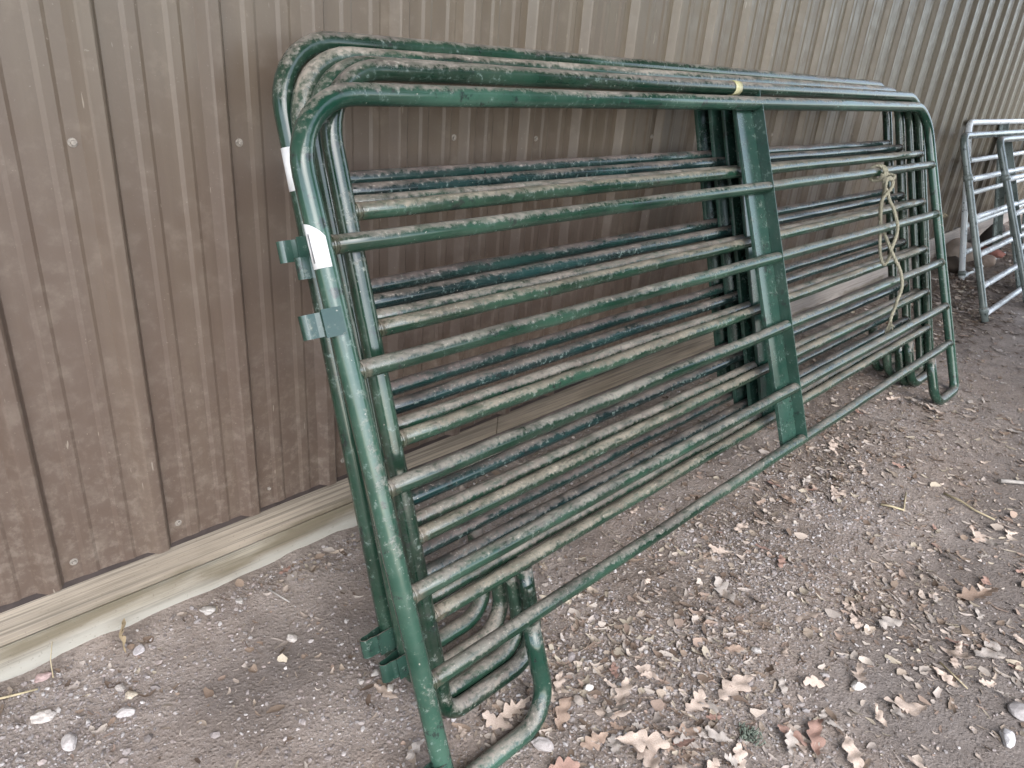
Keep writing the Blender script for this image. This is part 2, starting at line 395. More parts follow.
def strips(n, xy, length, width, lift, curve, pal, crumple=.4):
    """curled leaf shreds and stem bits: each a bent strip of 4 rows"""
    k = 4
    s = np.linspace(-.5, .5, k)
    L = length[:, None]; W = width[:, None]
    prof = np.array([.45, 1, .9, .3])[None] * rng.uniform(.6, 1.3, (n, k))
    a = rng.uniform(0, 6.28, n); bend = rng.normal(0, curve, n)[:, None]
    px = s[None] * L; py = bend * L * (s[None] ** 2) * 2
    zc = np.abs(rng.normal(0, crumple, (n, 1))) * L * (s[None] ** 2) * 1.2 + rng.normal(0, .05, (n, k)) * L * crumple
    tilt = rng.normal(0, .5, (n, 1)) * crumple * 2
    left = np.stack([px, py + prof * W / 2, zc + prof * W / 2 * tilt + .15 * W], -1)
    mid = np.stack([px, py, zc], -1)
    right = np.stack([px, py - prof * W / 2, zc - prof * W / 2 * tilt + .15 * W], -1)
    pts = np.stack([left, mid, right], 2).reshape(n, k * 3, 3)
    ca, sa = np.cos(a)[:, None], np.sin(a)[:, None]
    x, y = pts[..., 0] * ca - pts[..., 1] * sa, pts[..., 0] * sa + pts[..., 1] * ca
    z = pts[..., 2] - pts[..., 2].min(1)[:, None]
    w = np.stack([x + xy[:, 0:1], y + xy[:, 1:2], z + (height(xy[:, 0], xy[:, 1]) + lift)[:, None]], -1)
    f = []
    for i in range(k - 1):
        for j in range(2):
            q = i * 3 + j; f.append((q, q + 1, q + 4, q + 3))
    f = np.array(f)
    c = pal[rng.integers(0, len(pal), n)] * rng.uniform(.62, 1.08, (n, 1))
    return w.reshape(-1, 3), f[None] + (np.arange(n) * k * 3)[:, None, None], np.repeat(c, k * 3, 0)

def build_litter():
    P, F, C = [], [], []; base = 0
    def put(n, l0, l1, w0, w1, lift, curve, box=(-.5, 4.8, -2.0, -.04), pal=LIT_PAL, fn=dens_litter, cr=.4):
        nonlocal base
        xy = sample(n, fn, *box)
        L = rng.uniform(l0, l1, n); W = np.minimum(rng.uniform(w0, w1, n), L)
        p, f, c = strips(n, xy, L, W, lift, curve, pal, cr)
        P.append(p); F.append((f + base).reshape(-1, 4)); C.append(c); base += len(p)
    put(9000, .005, .014, .0015, .005, .001, .4)
    put(6000, .010, .026, .004, .010, .001, .3)
    put(2000, .018, .045, .008, .020, .001, .2)
    put(2600, .012, .045, .0008, .0016, .002, .5, cr=.12)
    put(420, .04, .09, .001, .002, .003, .4, cr=.1)
    put(1500, .02, .07, .006, .018, .003, .3, (4.4, 8.2, -1.0, -.08))
    put(500, .06, .16, .002, .004, .004, .3, (3.2, 8.0, -1.2, -.1), cr=.12)
    me = mesh_from('leaf_litter', np.concatenate(P), np.concatenate(F).tolist(), True, np.concatenate(C))
    tag(link('leaf_litter', me, M['litter']), 'broken dry leaf shreds, bark chips and straw strewn on the dirt', 'leaf litter', None, 'stuff')
build_litter()

# ------------------------------------------------------------------ barn wall
RIB0, PITCH = .3758, .2286
ZP = ([-6, -1, .5, 1.3, 3, 6.3, 9, 16], [.19, .19, .195, .213, .262, .365, .44, .60])
zb = lambda x: float(np.interp(x, *ZP))
def build_wall():
    root = empty('barn_wall')
    tag(root, 'brown ribbed steel barn wall with grey timber skirt boards', 'wall')
    prof = []
    n0, n1 = -18, 62
    for n in range(n0, n1):
        c = RIB0 + n * PITCH
        prof += [(c - .030, 0), (c - .028, .002), (c - .014, .0185), (c - .010, .0215), (c + .009, .0215), (c + .013, .0185), (c + .0215, .002), (c + .024, 0)]
        for q in (.355, .690):
            m = c + q * PITCH
            prof += [(m - .018, 0), (m - .009, .0026), (m + .008, .0026), (m + .015, 0)]
    zs = [0, .02, .15, .35, .6, .9, 1.2, 1.5, 1.9, 2.4, 3.2]
    vs, fs = [], []
    k = len(zs)
    for (x, d) in prof:
        for zi, z in enumerate(zs):
            w = .0014 * float(vnoise(x * 1.7, z * 1.3)) + .0008 * float(vnoise(x * 6, z * 4 + 9))
            if zi == 0: w += .0025 * float(vnoise(x * 9, 3))
            vs.append((x, -.012 - d + w, zb(x) + (.0035 * float(vnoise(x * 8, 1)) if zi == 0 else 0) + z * (4.5 - zb(x)) / 3.2))
    for i in range(len(prof) - 1):
        for j in range(k - 1):
            a = i * k + j; fs.append((a, a + k, a + k + 1, a + 1))
    me = mesh_from('siding', vs, fs, False)
    o = link('siding', me, M['steel'], root)
    sol = o.modifiers.new('gauge', 'SOLIDIFY'); sol.thickness = .0012; sol.offset = 1
    # dark strip painting in the shade under the sheet edge, planks behind
    def strip(name, mat, y0, y1, lo, hi, xa, xb):
        xs = np.arange(xa, xb + .01, .25); mb = MB(); v = []
        for x in xs:
            for (y, z) in ((y0, lo(x)), (y1, lo(x)), (y1, hi(x)), (y0, hi(x))): v.append((x, y, z))
        f = []
        for i in range(len(xs) - 1):
            for q in range(4):
                a = i * 4 + q; b = i * 4 + (q + 1) % 4; f.append((a, b, b + 4, a + 4))
        f.append((3, 2, 1, 0)); e = (len(xs) - 1) * 4; f.append((e, e + 1, e + 2, e + 3))
        mb.add(v, f); return link(name, mb.mesh(name, bevel=.002), mat, root)
    strip('shade_strip', M['painted_shade'], -.0075, .03, lambda x: zb(x) - .020, lambda x: zb(x) + .03, -4, 14)
    mid = lambda x: .0875 + (zb(x) - .195) * .55
    strip('skirt_board', M['plank_up'], -.006, .035, lambda x: mid(x) + .0025, lambda x: zb(x) + .02, -4, 1.5)
    strip('skirt_board', M['plank_up'], -.007, .035, lambda x: mid(x) + .0025, lambda x: zb(x) + .02, 1.505, 3.0)
    strip('skirt_board', M['plank_lo'], -.004, .035, lambda x: -.16, lambda x: mid(x) - .0025, -4, 3.0)
    tag(strip('skirt_board', M['plank_pale'], -.005, .035, lambda x: -.1 + .02 * x, lambda x: zb(x) + .02, 3.005, 14), 'pale weathered skirt board')
    # hex head screws with washers
    sb = MB(); n = 12
    def disc(r, y0, y1, nn):
        a = [(r * math.cos(2 * math.pi * i / nn), y0, r * math.sin(2 * math.pi * i / nn)) for i in range(nn)]
        b = [(r * .9 * math.cos(2 * math.pi * i / nn), y1, r * .9 * math.sin(2 * math.pi * i / nn)) for i in range(nn)]
        sb.add(a + b, [tuple(range(nn, 2 * nn))] + [(i, i + nn, (i + 1) % nn + nn, (i + 1) % nn) for i in range(nn)])
    disc(.0088, 0, -.0016, 14); disc(.0050, -.0016, -.0062, 6)
    sme = sb.mesh('screw')
    proto = None
    for i in range(-1, 26):
        for (z, off) in ((1.115, -.041 if i % 2 == 0 else .042), (.047, .051)):
            if (z < 1 and i > 16) or (z > 1 and i % 4 > 1): continue
            x = RIB0 + i * PITCH + off + random.uniform(-.006, .006)
            if proto is None: proto = link('screw', sme, M['screw'], root); s_ = proto
            else: s_ = proto.copy(); COL.objects.link(s_); s_.parent = root
            s_.location = (x, -.0125, (z if z > 1 else zb(x) + z) + random.uniform(-.004, .004))
            s_.rotation_euler = (0, random.uniform(0, 6), 0)
            if z < 1: s_.material_slots[0].link = 'OBJECT'; s_.material_slots[0].material = M['washer']
build_wall()

# ------------------------------------------------------------------ livestock panels
TS = [1.326, 1.069, .845, .620, .411, .233]
LEN = 3.15; TR = .0205; RR = .0172
def pose_matrix(ox, oy, oz, yaw, pit, lean):
    u = Vector((math.cos(yaw) * math.cos(pit), math.sin(yaw) * math.cos(pit), math.sin(pit)))
    n0 = Vector((-math.sin(yaw), math.cos(yaw), 0)); w = u.cross(n0)
    up = math.cos(lean) * w + math.sin(lean) * n0; nn = math.cos(lean) * n0 - math.sin(lean) * w
    m = Matrix.Identity(4)
    for i, c in enumerate((u, nn, up, Vector((ox, oy, oz)))):
        for r in range(3): m[r][i] = c[r]
    return m

def frame_mesh():
    U = .285; ro, ri, rt = .045, .085, .135; t0, t5, L = TS[0], TS[5], LEN
    p = [(U, 0, t5 - .012), (U, 0, (t5 + ri) / 2)] + arc(U - ri, ri, ri, 0, -90, 8) + arc(ro, ro, ro, 270, 180, 6)
    p += [(0, 0, z) for z in np.linspace(.15, t0 - rt - .02, 10)]
    p += arc(rt, t0 - rt, rt, 180, 90, 10) + [(x, 0, t0) for x in np.linspace(rt + .1, L - rt - .1, 14)] + arc(L - rt, t0 - rt, rt, 90, 0, 10)
    p += [(L, 0, z) for z in np.linspace(t0 - rt - .02, .15, 10)]
    p += arc(L - ro, ro, ro, 0, -90, 6) + arc(L - U + ri, ri, ri, 270, 180, 8) + [(L - U, 0, (t5 + ri) / 2), (L - U, 0, t5 - .012)]
    mb = MB(); mb.tube(p, TR, 18); return mb.mesh('frame', True)
def rail_mesh(name, L, r, seed):
    mb = MB(); k = 24; rr = random.Random(seed)
    mb.tube([(L * i / k, rr.uniform(-.0008, .0008), rr.uniform(-.001, .001)) for i in range(k + 1)], r, 16, True)
    for (a, d) in ((.0165, 1), (L - .0165, -1)):          # lumpy weld bead where the rail meets the upright
        mb.tube([(a + d * q, 0, 0) for q in (0, .004, .008, .012)], r, 12, True, [r * 1.15, r * (1.10 + rr.uniform(0, .05)), r * 1.06, r * .98])
    return mb.mesh(name, True)
def brace_mesh(h, w=.100):
    mb = MB()
    mb.box(0, w, .0172, .0205, 0, h)                 # web behind the rails
    mb.box(w - .0030, w, -.0192, .0172, 0, h)        # flange standing proud of the rails
    mb.box(0, .0032, .0205, .030, 0, h)              # back lip
    return mb.mesh('brace', bevel=.0008)
def bracket_mesh(reach=.072, hgt=.042, w=.0120):
    # flat strap bent into a long U, welded to the upright
    path = [(.0, -TR + .001), (-.03, -TR + .003), (-reach + w + .012, -w)] + [(-reach + w - w * math.sin(R(a)), -w * math.cos(R(a))) for a in range(0, 181, 9)] + [(-reach + w + .012, w), (-.03, TR - .003), (0, TR - .001)]
    th = .0026; vs, fs = [], []
    m = len(path)
    for i, (x, y) in enumerate(path):
        a = path[max(0, i - 1)]; b = path[min(m - 1, i + 1)]
        dx, dy = b[0] - a[0], b[1] - a[1]; l = math.hypot(dx, dy) or 1; nx, ny = -dy / l, dx / l
        for (o, z) in ((0, 0), (th, 0), (th, hgt), (0, hgt)): vs.append((x - nx * o, y - ny * o, z))
    for i in range(m - 1):
        for q in range(4):
            a = i * 4 + q; b = i * 4 + (q + 1) % 4; fs.append((a, b, b + 4, a + 4))
    fs += [(3, 2, 1, 0), (4 * m - 4, 4 * m - 3, 4 * m - 2, 4 * m - 1)]
    mb = MB(); mb.add(vs, fs); mb.box(-.040, -.002, -TR - .0015, -TR + .002, -.003, hgt + .004); return mb.mesh('bracket', False)
def wrap_mesh(name, r, h, a0, a1, th=.0007, cut=0.0):
    """a sticker or band wrapped part way round an upright tube (axis z)"""
    n = 20; vs, fs = [], []
    for i in range(n + 1):
        a = R(a0 + (a1 - a0) * i / n); top = h - cut * (i / n) ** 2
        for (q, z) in ((r, 0), (r + th, 0), (r + th, top), (r, top)): vs.append((q * math.cos(a), q * math.sin(a), z))
    for i in range(n):
        for q in range(4):
            a = i * 4 + q; b = i * 4 + (q + 1) % 4; fs.append((a, b, b + 4, a + 4))
    fs += [(3, 2, 1, 0), (4 * n, 4 * n + 1, 4 * n + 2, 4 * n + 3)]
    mb = MB(); mb.add(vs, fs); return mb.mesh(name, True)

FRAME = frame_mesh(); RAILS = [rail_mesh('rail', LEN, RR, i) for i in range(5)]
BRACE = brace_mesh(TS[0] - TS[5]); BRACKET = bracket_mesh()
GROUP = 'green tube livestock panels leaning on the barn wall'
PANELS = dict(
    F=((.575, -.851, .001, -.016, .014, .376), 'frontmost green tube panel with knotted rope and a white sticker on its left upright'),
    D=((.677, -.7195, .017, -.0116, .0134, .3212), 'second green panel from the front, yellow tape band on its dusty top rail'),
    C=((.672, -.6756, .0210, -.0131, .0087, .3211), 'third of five leaning green panels, the middle one squeezed in behind the taped one'),
    B=((.672, -.6124, .0295, -.0116, .0129, .3091), 'fourth leaning green panel from the front, thick tan dust caked on its upper left bend'),
    A=((.6640, -.557, .0440, -.0091, .0116, .305), 'rearmost green panel nearest the steel wall, white sticker just below its top left bend'))
roots = {}
for key, (ps, label) in PANELS.items():
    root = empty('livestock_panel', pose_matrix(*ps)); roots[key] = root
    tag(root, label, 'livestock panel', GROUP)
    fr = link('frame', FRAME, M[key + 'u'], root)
    if key == 'A': fr.scale = (1, 1, 1.007)
    for i in range(5):
        o = link('rail', RAILS[i], M[key], root); o.location = (0, 0, TS[i + 1])
        o.rotation_euler = (0, 0, 0)
    b = link('brace', BRACE, M['web'], root); b.location = (1.492, 0, TS[5] + .004)
    for (t, on) in ((dict(F=.918, A=.920, B=.915).get(key), True), (dict(F=.030, A=.06, B=.045).get(key), True)):
        if t is None: continue
        c = link('bracket', BRACKET, M['web'], root); c.location = (0, 0, t)
def sticker(key, t, h, a0, a1, cut):
    o = link('sticker', wrap_mesh('sticker', TR + .0006, h, a0, a1, .0006, cut), M['sticker'], roots[key]); o.location = (0, 0, t)
    return o
sF = sticker('F', 1.032, .078, 166, 272, .026)
pm = wrap_mesh('print_line', TR + .0014, .050, 186, 196, .0002); o = link('print_line', pm, M['print_'], sF); o.location = (0, 0, .010)
sA = sticker('A', 1.053, .082, 165, 318, .004)
pm = wrap_mesh('print_line', TR + .0014, .009, 238, 262, .0002); o = link('print_line', pm, M['print_'], sA); o.location = (0, 0, .060)
# yellow tape round the second panel's top rail
tp = link('tape_band', wrap_mesh('tape_band', TR + .0006, .040, 0, 359.9, .0011), M['tape'], roots['D'])
tp.rotation_euler = (0, R(90), 0); tp.location = (1.438, 0, TS[0])

# ------------------------------------------------------------------ rope on the front panel
def rope():
    Mx = roots['F'].matrix_world
    path = []
    for k in range(0, 33):                               # two and a half turns round the rail
        a = R(200 + k * 28); path.append((2.47 + .0016 * k, .0285 * math.cos(a), TS[1] - .004 + .0285 * math.sin(a)))
    path += [(2.54, -.040, 1.045), (2.50, -.050, 1.028), (2.455, -.040, 1.034), (2.46, -.030, 1.010), (2.50, -.028, .985), (2.517, -.024, .954), (2.548, -.026, .912), (2.538, -.036, .866), (2.542, -.036, .842), (2.548, -.024, .802), (2.527, -.010, .757),
             (2.55, .012, .721), (2.548, .030, .695), (2.53, .034, .706), (2.529, .036, .757), (2.561, .036, .865), (2.544, .020, .921), (2.50, -.010, .976), (2.45, -.040, 1.010), (2.46, -.048, 1.035), (2.50, -.048, 1.030), (2.50, -.046, 1.000), (2.48, -.010, .957),
             (2.53, .020, .910), (2.57, .036, .860), (2.555, .020, .813), (2.512, -.012, .751), (2.513, -.026, .704), (2.516, -.036, .665), (2.525, -.036, .619), (2.526, -.028, .582), (2.517, -.012, .544), (2.535, .010, .505), (2.521, .020, .475), (2.51, .022, .450)]
    pts = [Vector(p) for p in path]; dense = []
    for i in range(len(pts) - 1):                       # Catmull-Rom
        p0, p1, p2, p3 = pts[max(0, i - 1)], pts[i], pts[i + 1], pts[min(len(pts) - 1, i + 2)]
        m = max(4, int((p2 - p1).length / .006))
        for k in range(m):
            t = k / m
            dense.append(.5 * (2 * p1 + (p2 - p0) * t + (2 * p0 - 5 * p1 + 4 * p2 - p3) * t * t + (3 * p1 - p0 - 3 * p2 + p3) * t ** 3))
    dense.append(pts[-1]); mb = MB(); d = 0; offs = [[], [], []]
    nrm = Vector((0, 1, 0))
    for i, p in enumerate(dense):
        t = (dense[min(i + 1, len(dense) - 1)] - dense[max(0, i - 1)]).normalized()
        nrm = (nrm - t * nrm.dot(t)).normalized(); b = t.cross(nrm)
        if i: d += (p - dense[i - 1]).length
        for s in range(3):
            a = d / .045 * 2 * math.pi + s * 2.094
            offs[s].append(p + (nrm * math.cos(a) + b * math.sin(a)) * .0032)
    for s in range(3): mb.tube(offs[s], .0040, 7)
    for k in range(26):                                  # frayed end and loose fibres
        q = Vector(path[-1]) + Vector((random.uniform(-.008, .008), random.uniform(-.006, .006), .01))
        e = q + Vector((random.uniform(-.03, .02), random.uniform(-.02, .02), -random.uniform(.02, .07)))
        mb.tube([q, (q + e) / 2 + Vector((random.uniform(-.006, .006), 0, 0)), e], .0012, 4)
    for k in range(24):
        i = random.randrange(len(dense)); q = dense[i]; e = q + Vector((random.uniform(-1, 1), random.uniform(-1, 1), random.uniform(-1, 1))) * .012
        mb.tube([q, e], .0006, 3)
    o = link('rope', mb.mesh('rope', True), M['rope']); o.matrix_world = Mx.copy()
    tag(o, 'old tan fibre rope knotted round the front panel rails and hanging down', 'rope')
rope()
# wisp of hay caught on the front panel's right upright
def wisp(name, label, mat4, origin, n, spread, length, r, m, cat='hay'):
    mb = MB()
    for k in range(n):
        a = Vector(origin) + Vector([random.gauss(0, spread) for _ in range(3)])
        d = Vector([random.gauss(0, 1), random.gauss(0, .6), random.gauss(-.4, 1)]).normalized() * random.uniform(.5, 1.2) * length
        mb.tube([a, a + d * .5 + Vector([random.gauss(0, .15 * length) for _ in range(3)]), a + d], r, 4)
    o = link(name, mb.mesh(name, True), m); o.matrix_world = mat4.copy(); tag(o, label, cat); return o
wisp('hay_wisp', 'small wisp of hay caught on the right upright of the front panel', roots['F'].matrix_world, (LEN + .012, -.012, .838), 12, .010, .035, .0011, M['straw'])

# ------------------------------------------------------------------ second stack: shorter gates further along
def gate_frame(L, H, rt=.06):
    p = [(0, 0, 0)] + [(0, 0, z) for z in np.linspace(.1, H - rt - .02, 6)] + arc(rt, H - rt, rt, 180, 90, 8) + [(x, 0, H) for x in np.linspace(rt + .1, L - rt - .1, 8)]
    p += arc(L - rt, H - rt, rt, 90, 0, 8) + [(L, 0, z) for z in np.linspace(H - rt - .02, 0, 6)]
    mb = MB(); mb.tube(p, .021, 16); return mb.mesh('frame', True)
GT = [.865, .635, .410, .215, .045]; GH = 1.125; GL = 3.0
GF = gate_frame(GL, GH); GR = rail_mesh('rail', GL, .0185, 77); GB = brace_mesh(GH - .045, .10)
SL = MB(); SL.tube([(0, 0, 0), (0, 0, .035)], .026, 14); SLM = SL.mesh('sleeve', True)
gates = [((5.0, -.717, .095, .0, .012, .398), 'green tube gate at the front left of the far stack, nearest the big panels'),
         ((5.6, -.835, .10, .0, .012, .452), 'green tube gate at the right edge leaning in front of the other far gates'),
         ((5.97, -.33, .10, .004, .012, .25), 'pale topped gate standing at the back of the far stack, nearest the wall')]
proto = None
for i, (ps, label) in enumerate(gates):
    H = pose_matrix(*ps)
    if proto is None:
        root = empty('tube_gate', H); proto = root
        link('frame', GF, M['G'], root)
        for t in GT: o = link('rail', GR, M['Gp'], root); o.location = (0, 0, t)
        for s in (.98, 2.05): o = link('brace', GB, M['G'], root); o.location = (s, 0, .047)
        for t in (.055, .86): o = link('sleeve', SLM, M['G'], root); o.location = (0, 0, t)
    else:
        root = proto.copy(); COL.objects.link(root); root.matrix_world = H
        for ch in list(proto.children):
            c = ch.copy(); COL.objects.link(c); c.parent = root
            if i == 2:
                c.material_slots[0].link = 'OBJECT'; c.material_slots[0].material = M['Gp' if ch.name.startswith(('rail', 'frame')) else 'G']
    tag(root, label, 'gate', 'green tube gates in the far stack')

# ------------------------------------------------------------------ stones
def stone(label, x, y, r, col, sc=(1.2, .95, .65), name='stone', rot=None, sub=3, sink=.25, rough=.16, cat='stone', boxy=0.0):
    bm = bmesh.new(); bmesh.ops.create_icosphere(bm, subdivisions=sub, radius=1)
    rs = random.uniform(0, 90); vs = []
    cuts = [(Vector([random.gauss(0, 1) for _ in range(3)]).normalized(), random.uniform(.55, .85)) for _ in range(7)]
    for v in bm.verts:
        p = v.co.copy()
        for (n, d) in cuts:                               # knock flats off
            e = p.dot(n) - d
            if e > 0: p -= n * e * .85
        p *= 1 + rough * float(vnoise(p.x * 1.9 + rs, p.y * 1.9 + p.z * 2.3)) + .04 * float(vnoise(p.x * 7 + rs, p.y * 7 + p.z * 6))
        v.co = Vector((p.x * sc[0], p.y * sc[1], p.z * sc[2])) * r
    fs = [[q.index for q in f.verts] for f in bm.faces]; vs = [v.co[:] for v in bm.verts]; bm.free()
    c = np.array(col)[None] * (1 + .12 * rng.normal(size=(len(vs), 1)).clip(-1.5, 1.5))
    me = mesh_from(name, vs, fs, r > .03, c)
    o = link(name, me, M['stone']); o.location = (x, y, float(height(x, y)) + r * sc[2] * (1 - sink) - .001)
    o.rotation_euler = (random.uniform(-.15, .15), random.uniform(-.15, .15), random.uniform(0, 6) if rot is None else rot)
    tag(o, label, cat)
W, PK, GY, CR = (.45, .415, .385), (.46, .375, .335), (.40, .36, .33), (.50, .43, .34)
stone('white rounded stone beside the skirt board at left', .441, -.076, .017, W)
stone('small white stone in the chaff just right of the rounded white one', .519, -.087, .009, W)
stone('lone pale stone on the bare dirt between board and panels', .558, -.281, .012, (.55, .50, .46))
stone('flat lilac grey stone beside the crumpled leaf at the board', .272, -.094, .014, (.50, .46, .46), (1.3, 1, .4))
stone('cream rounded pebble on the dirt below the crumpled leaf', .214, -.205, .012, CR)
stone('grey pebble just left of the cream pebble', .203, -.172, .010, GY)
stone('flat angular pale stone below the cream pebble', .190, -.243, .015, (.52, .48, .46), (1.5, .8, .35))
stone('pale angular stone near the lower left corner of the ground', .080, -.251, .016, (.50, .46, .44), (1.3, .9, .6))
stone('pinkish flat stone by the board above the yellow stalk', .090, -.045, .015, (.40, .29, .27), (1.3, .9, .5))
stone('large pale rubble stone in the gravel at the left edge', .062, -.150, .018, (.54, .49, .45), (1.4, .9, .5))
stone('flat oblong grey stone beside the curved front foot', .800, -.895, .021, (.43, .385, .365), (1.25, .85, .45), rot=2.2)
stone('small white cube shaped stone in front of the curved foot', .989, -.864, .012, (.56, .52, .47), (1, .95, .8))
stone('round grey brown stone just below the white cube shaped one', .945, -.871, .013, (.30, .255, .22))
stone('pale round stone on the packed dirt right of the leaf pile', 1.410, -1.073, .013, W)
stone('pale stone on the walked dirt at lower right centre', 1.495, -1.295, .016, (.58, .54, .50))
stone('white stone near the bottom right corner', 1.598, -1.590, .019, (.55, .53, .53), (1.3, .9, .6))
stone('large grey flat stone at the right edge near the bottom', 1.720, -1.600, .030, (.36, .33, .32), (1.2, 1, .4))
stone('big rounded tan boulder at the foot of the wall between the stacks', 6.45, -.15, .115, (.34, .28, .235), (1.05, 1, 1.0), sink=.3, name='boulder', cat='boulder')
stone('small round brown stone behind the first far gate', 6.55, -.33, .06, (.36, .28, .23), (1.1, 1, .9))
stone('reddish brick lump behind the far gates', 6.95, -.28, .085, (.28, .12, .095), (1.5, .8, .6), name='brick_lump', cat='brick')
stone('dark rock heaped against the pale board behind the far gates', 7.35, -.16, .13, (.055, .047, .042), (1.5, .8, .95), name='dark_rock', cat='rock')
stone('dark brown clod beside the boulder below the pale board', 6.10, -.22, .10, (.085, .066, .052), (1.4, .9, .7), name='clod', cat='clod')
stone('white pebble below the lower bracket of the rear panel', .646, -.503, .010, W)
stone('white chip left of the pebble below the rear panel bracket', .610, -.500, .008, W)
stone('white pebble in front of the dusty lower bracket', .645, -.560, .0115, (.6, .55, .5))

# ------------------------------------------------------------------ oak leaves
def leaf_mesh(seed, lobes=3, curl=.25, torn=False):
    r = random.Random(seed); n = 26; vs, fs = [], []
    ph = r.uniform(0, 1); bend = r.uniform(-.12, .12); tw = r.uniform(-.5, .5); c1 = r.uniform(.4, 1) * curl; c2 = r.uniform(-.3, 1) * curl
    for i in range(n + 1):
        t = i / n
        env = math.sin(math.pi * min(1, (t * .93 + .05)) ** .95) ** .8 * (.72 + .5 * t)
        def w(side):
            u = t * (lobes + .6) + ph + side * .31 + .22 * math.sin(3.1 * t + seed); q = u % 1
            amp = .45 + .55 * (((int(u) * 37 + side * 17 + seed * 13) % 11) / 10)
            lob = .34 + .66 * amp * (math.sin(math.pi * q) ** .8) * (.75 + .5 * q)
            return max(.004, .30 * env * lob * (1 + .12 * math.sin(9 * t + side * 3 + seed)))
        wl, wr = w(0), w(1)
        if torn and t > .55: wl *= .25 + .2 * r.random()
        if t < .07: wl = wr = .010
        y0 = bend * math.sin(math.pi * t)
        zc = c1 * (t - .45) ** 2 * 1.3
        sk = .22                                         # lobes point forward
        for (yy, xx) in ((wl, t + sk * wl), (wl * .5, t + sk * .5 * wl), (0, t), (-wr * .5, t + sk * .5 * wr), (-wr, t + sk * wr)):
            vs.append((xx - .5, y0 + yy, zc + c2 * abs(yy) * 1.6 + tw * yy * (t - .4) + .024 * math.sin(15 * t + 9 * yy + seed) + .02 * math.sin(7 * t - 23 * yy + 2 * seed)))
    for i in range(n):
        for j in range(4):
            a = i * 5 + j; fs.append((a, a + 5, a + 6, a + 1))
    z0 = min(v[2] for v in vs); vs = [(x, y, z - z0) for (x, y, z) in vs]
    return mesh_from('oak_leaf', vs, fs, True)
LEAVES = [leaf_mesh(i, lobes=(3, 4, 3, 4, 2, 3)[i % 6], curl=(.10, .3, .2, .6, .15, .35)[i % 6], torn=i % 5 == 3) for i in range(12)]
def leaf(label, x, y, size, rot, mat, kind=None, group=None, tilt=.12, lift=.002):
    me = LEAVES[random.randrange(12) if kind is None else kind]
    o = link('oak_leaf', me, M[mat]); o.scale = (size, size * random.uniform(.8, 1.1), size * random.uniform(.6, 1.1))
    o.rotation_euler = (random.gauss(0, tilt), random.gauss(0, tilt), rot)
    o.location = (x, y, float(height(x, y)) + lift + .15 * size * tilt)
    tag(o, label, 'leaf', group); return o
leaf('large cream oak leaf in the pile at bottom centre right', 1.248, -1.101, .125, -.15, 'lf_pale', 0, lift=.012)
leaf('pale toothed leaf lying alone above the leaf pile', 1.544, -.905, .105, 1.0, 'lf_grey', 5)
leaf('broken pale leaf right of the curved front foot', .975, -.945, .085, -.9, 'lf_pale', 4)
leaf('long tan lobed leaf at the bottom centre edge', .949, -1.041, .12, -.8, 'lf_tan', 1, lift=.008)
leaf('reddish brown oak leaf at the lower right of the pile', 1.269, -1.294, .10, .4, 'lf_red', 2, lift=.006)
leaf('small pale leaf at the bottom edge below the lichen tuft', 1.098, -1.201, .065, .7, 'lf_pale', 6)
leaf('dull tan oak leaf with wide lobes on the packed dirt', 1.523, -1.395, .105, 2.3, 'lf_tan', 8)
leaf('pale grey oak leaf near the right edge on packed dirt', 1.871, -1.48, .125, -.2, 'lf_grey', 7)
leaf('tan pointed leaf inside the curve of the front foot', .764, -.791, .075, 2.1, 'lf_tan', 9)
leaf('cream curled strip of leaf inside the curve of the front foot', .818, -.790, .085, -.2, 'lf_pale', 3, lift=.006)
leaf('wide brown leaf tucked against the curved front foot', .895, -.875, .095, .4, 'lf_brown', 2, lift=.006)
leaf('cream leaf blade leaning on the outside of the curved foot', .905, -.820, .055, .9, 'lf_pale', 3, tilt=.4)
leaf('pale leaf lying below the foot of the front brace', 2.66, -.74, .11, .3, 'lf_pale', 4)
leaf('pale leaf by the right foot of the front panel', 3.385, -.915, .11, 1.2, 'lf_pale', 1)
leaf('curled orange tan leaf in the band of litter at right', 2.091, -1.401, .12, -.7, 'lf_brown', 3, lift=.008)
leaf('yellow crumpled dead leaf against the skirt board', .243, -.062, .085, 1.3, 'lf_yel', 3, tilt=.9, lift=.022)
leaf('small reddish leaf on the gravel right of the curved foot', 1.08, -.873, .05, .8, 'lf_red', 5)
leaf('brownish red leaf fragment lying at the board end of the chaff', .66, -.06, .045, .3, 'lf_red', 4, lift=.008)
leaf('yellow small leaf caught on the bottom bar of the second panel foot', .80, -.53, .045, .9, 'lf_yel', 1)
CL = [((1.18, -1.16), (.20, .12), 34, 'in the leaf pile at bottom centre'), ((.97, -1.02), (.10, .08), 22, 'beside the curved front foot'),
      ((1.95, -1.32), (.30, .13), 30, 'in the band of litter on the right'), ((2.7, -.80), (.30, .10), 26, 'under the bottom rail near the brace'),
      ((3.5, -1.0), (.30, .16), 16, 'round the right foot of the front panel'), ((1.7, -.80), (.5, .16), 26, 'on the gravel before the bottom rail'),
      ((4.6, -.95), (.6, .2), 22, 'on the dirt before the far gates'), ((1.75, -1.5), (.35, .17), 16, 'on the packed dirt at lower right')]
WORD = dict(lf_pale='pale cream', lf_tan='dull tan', lf_brown='dark brown', lf_grey='greyish', lf_red='reddish')
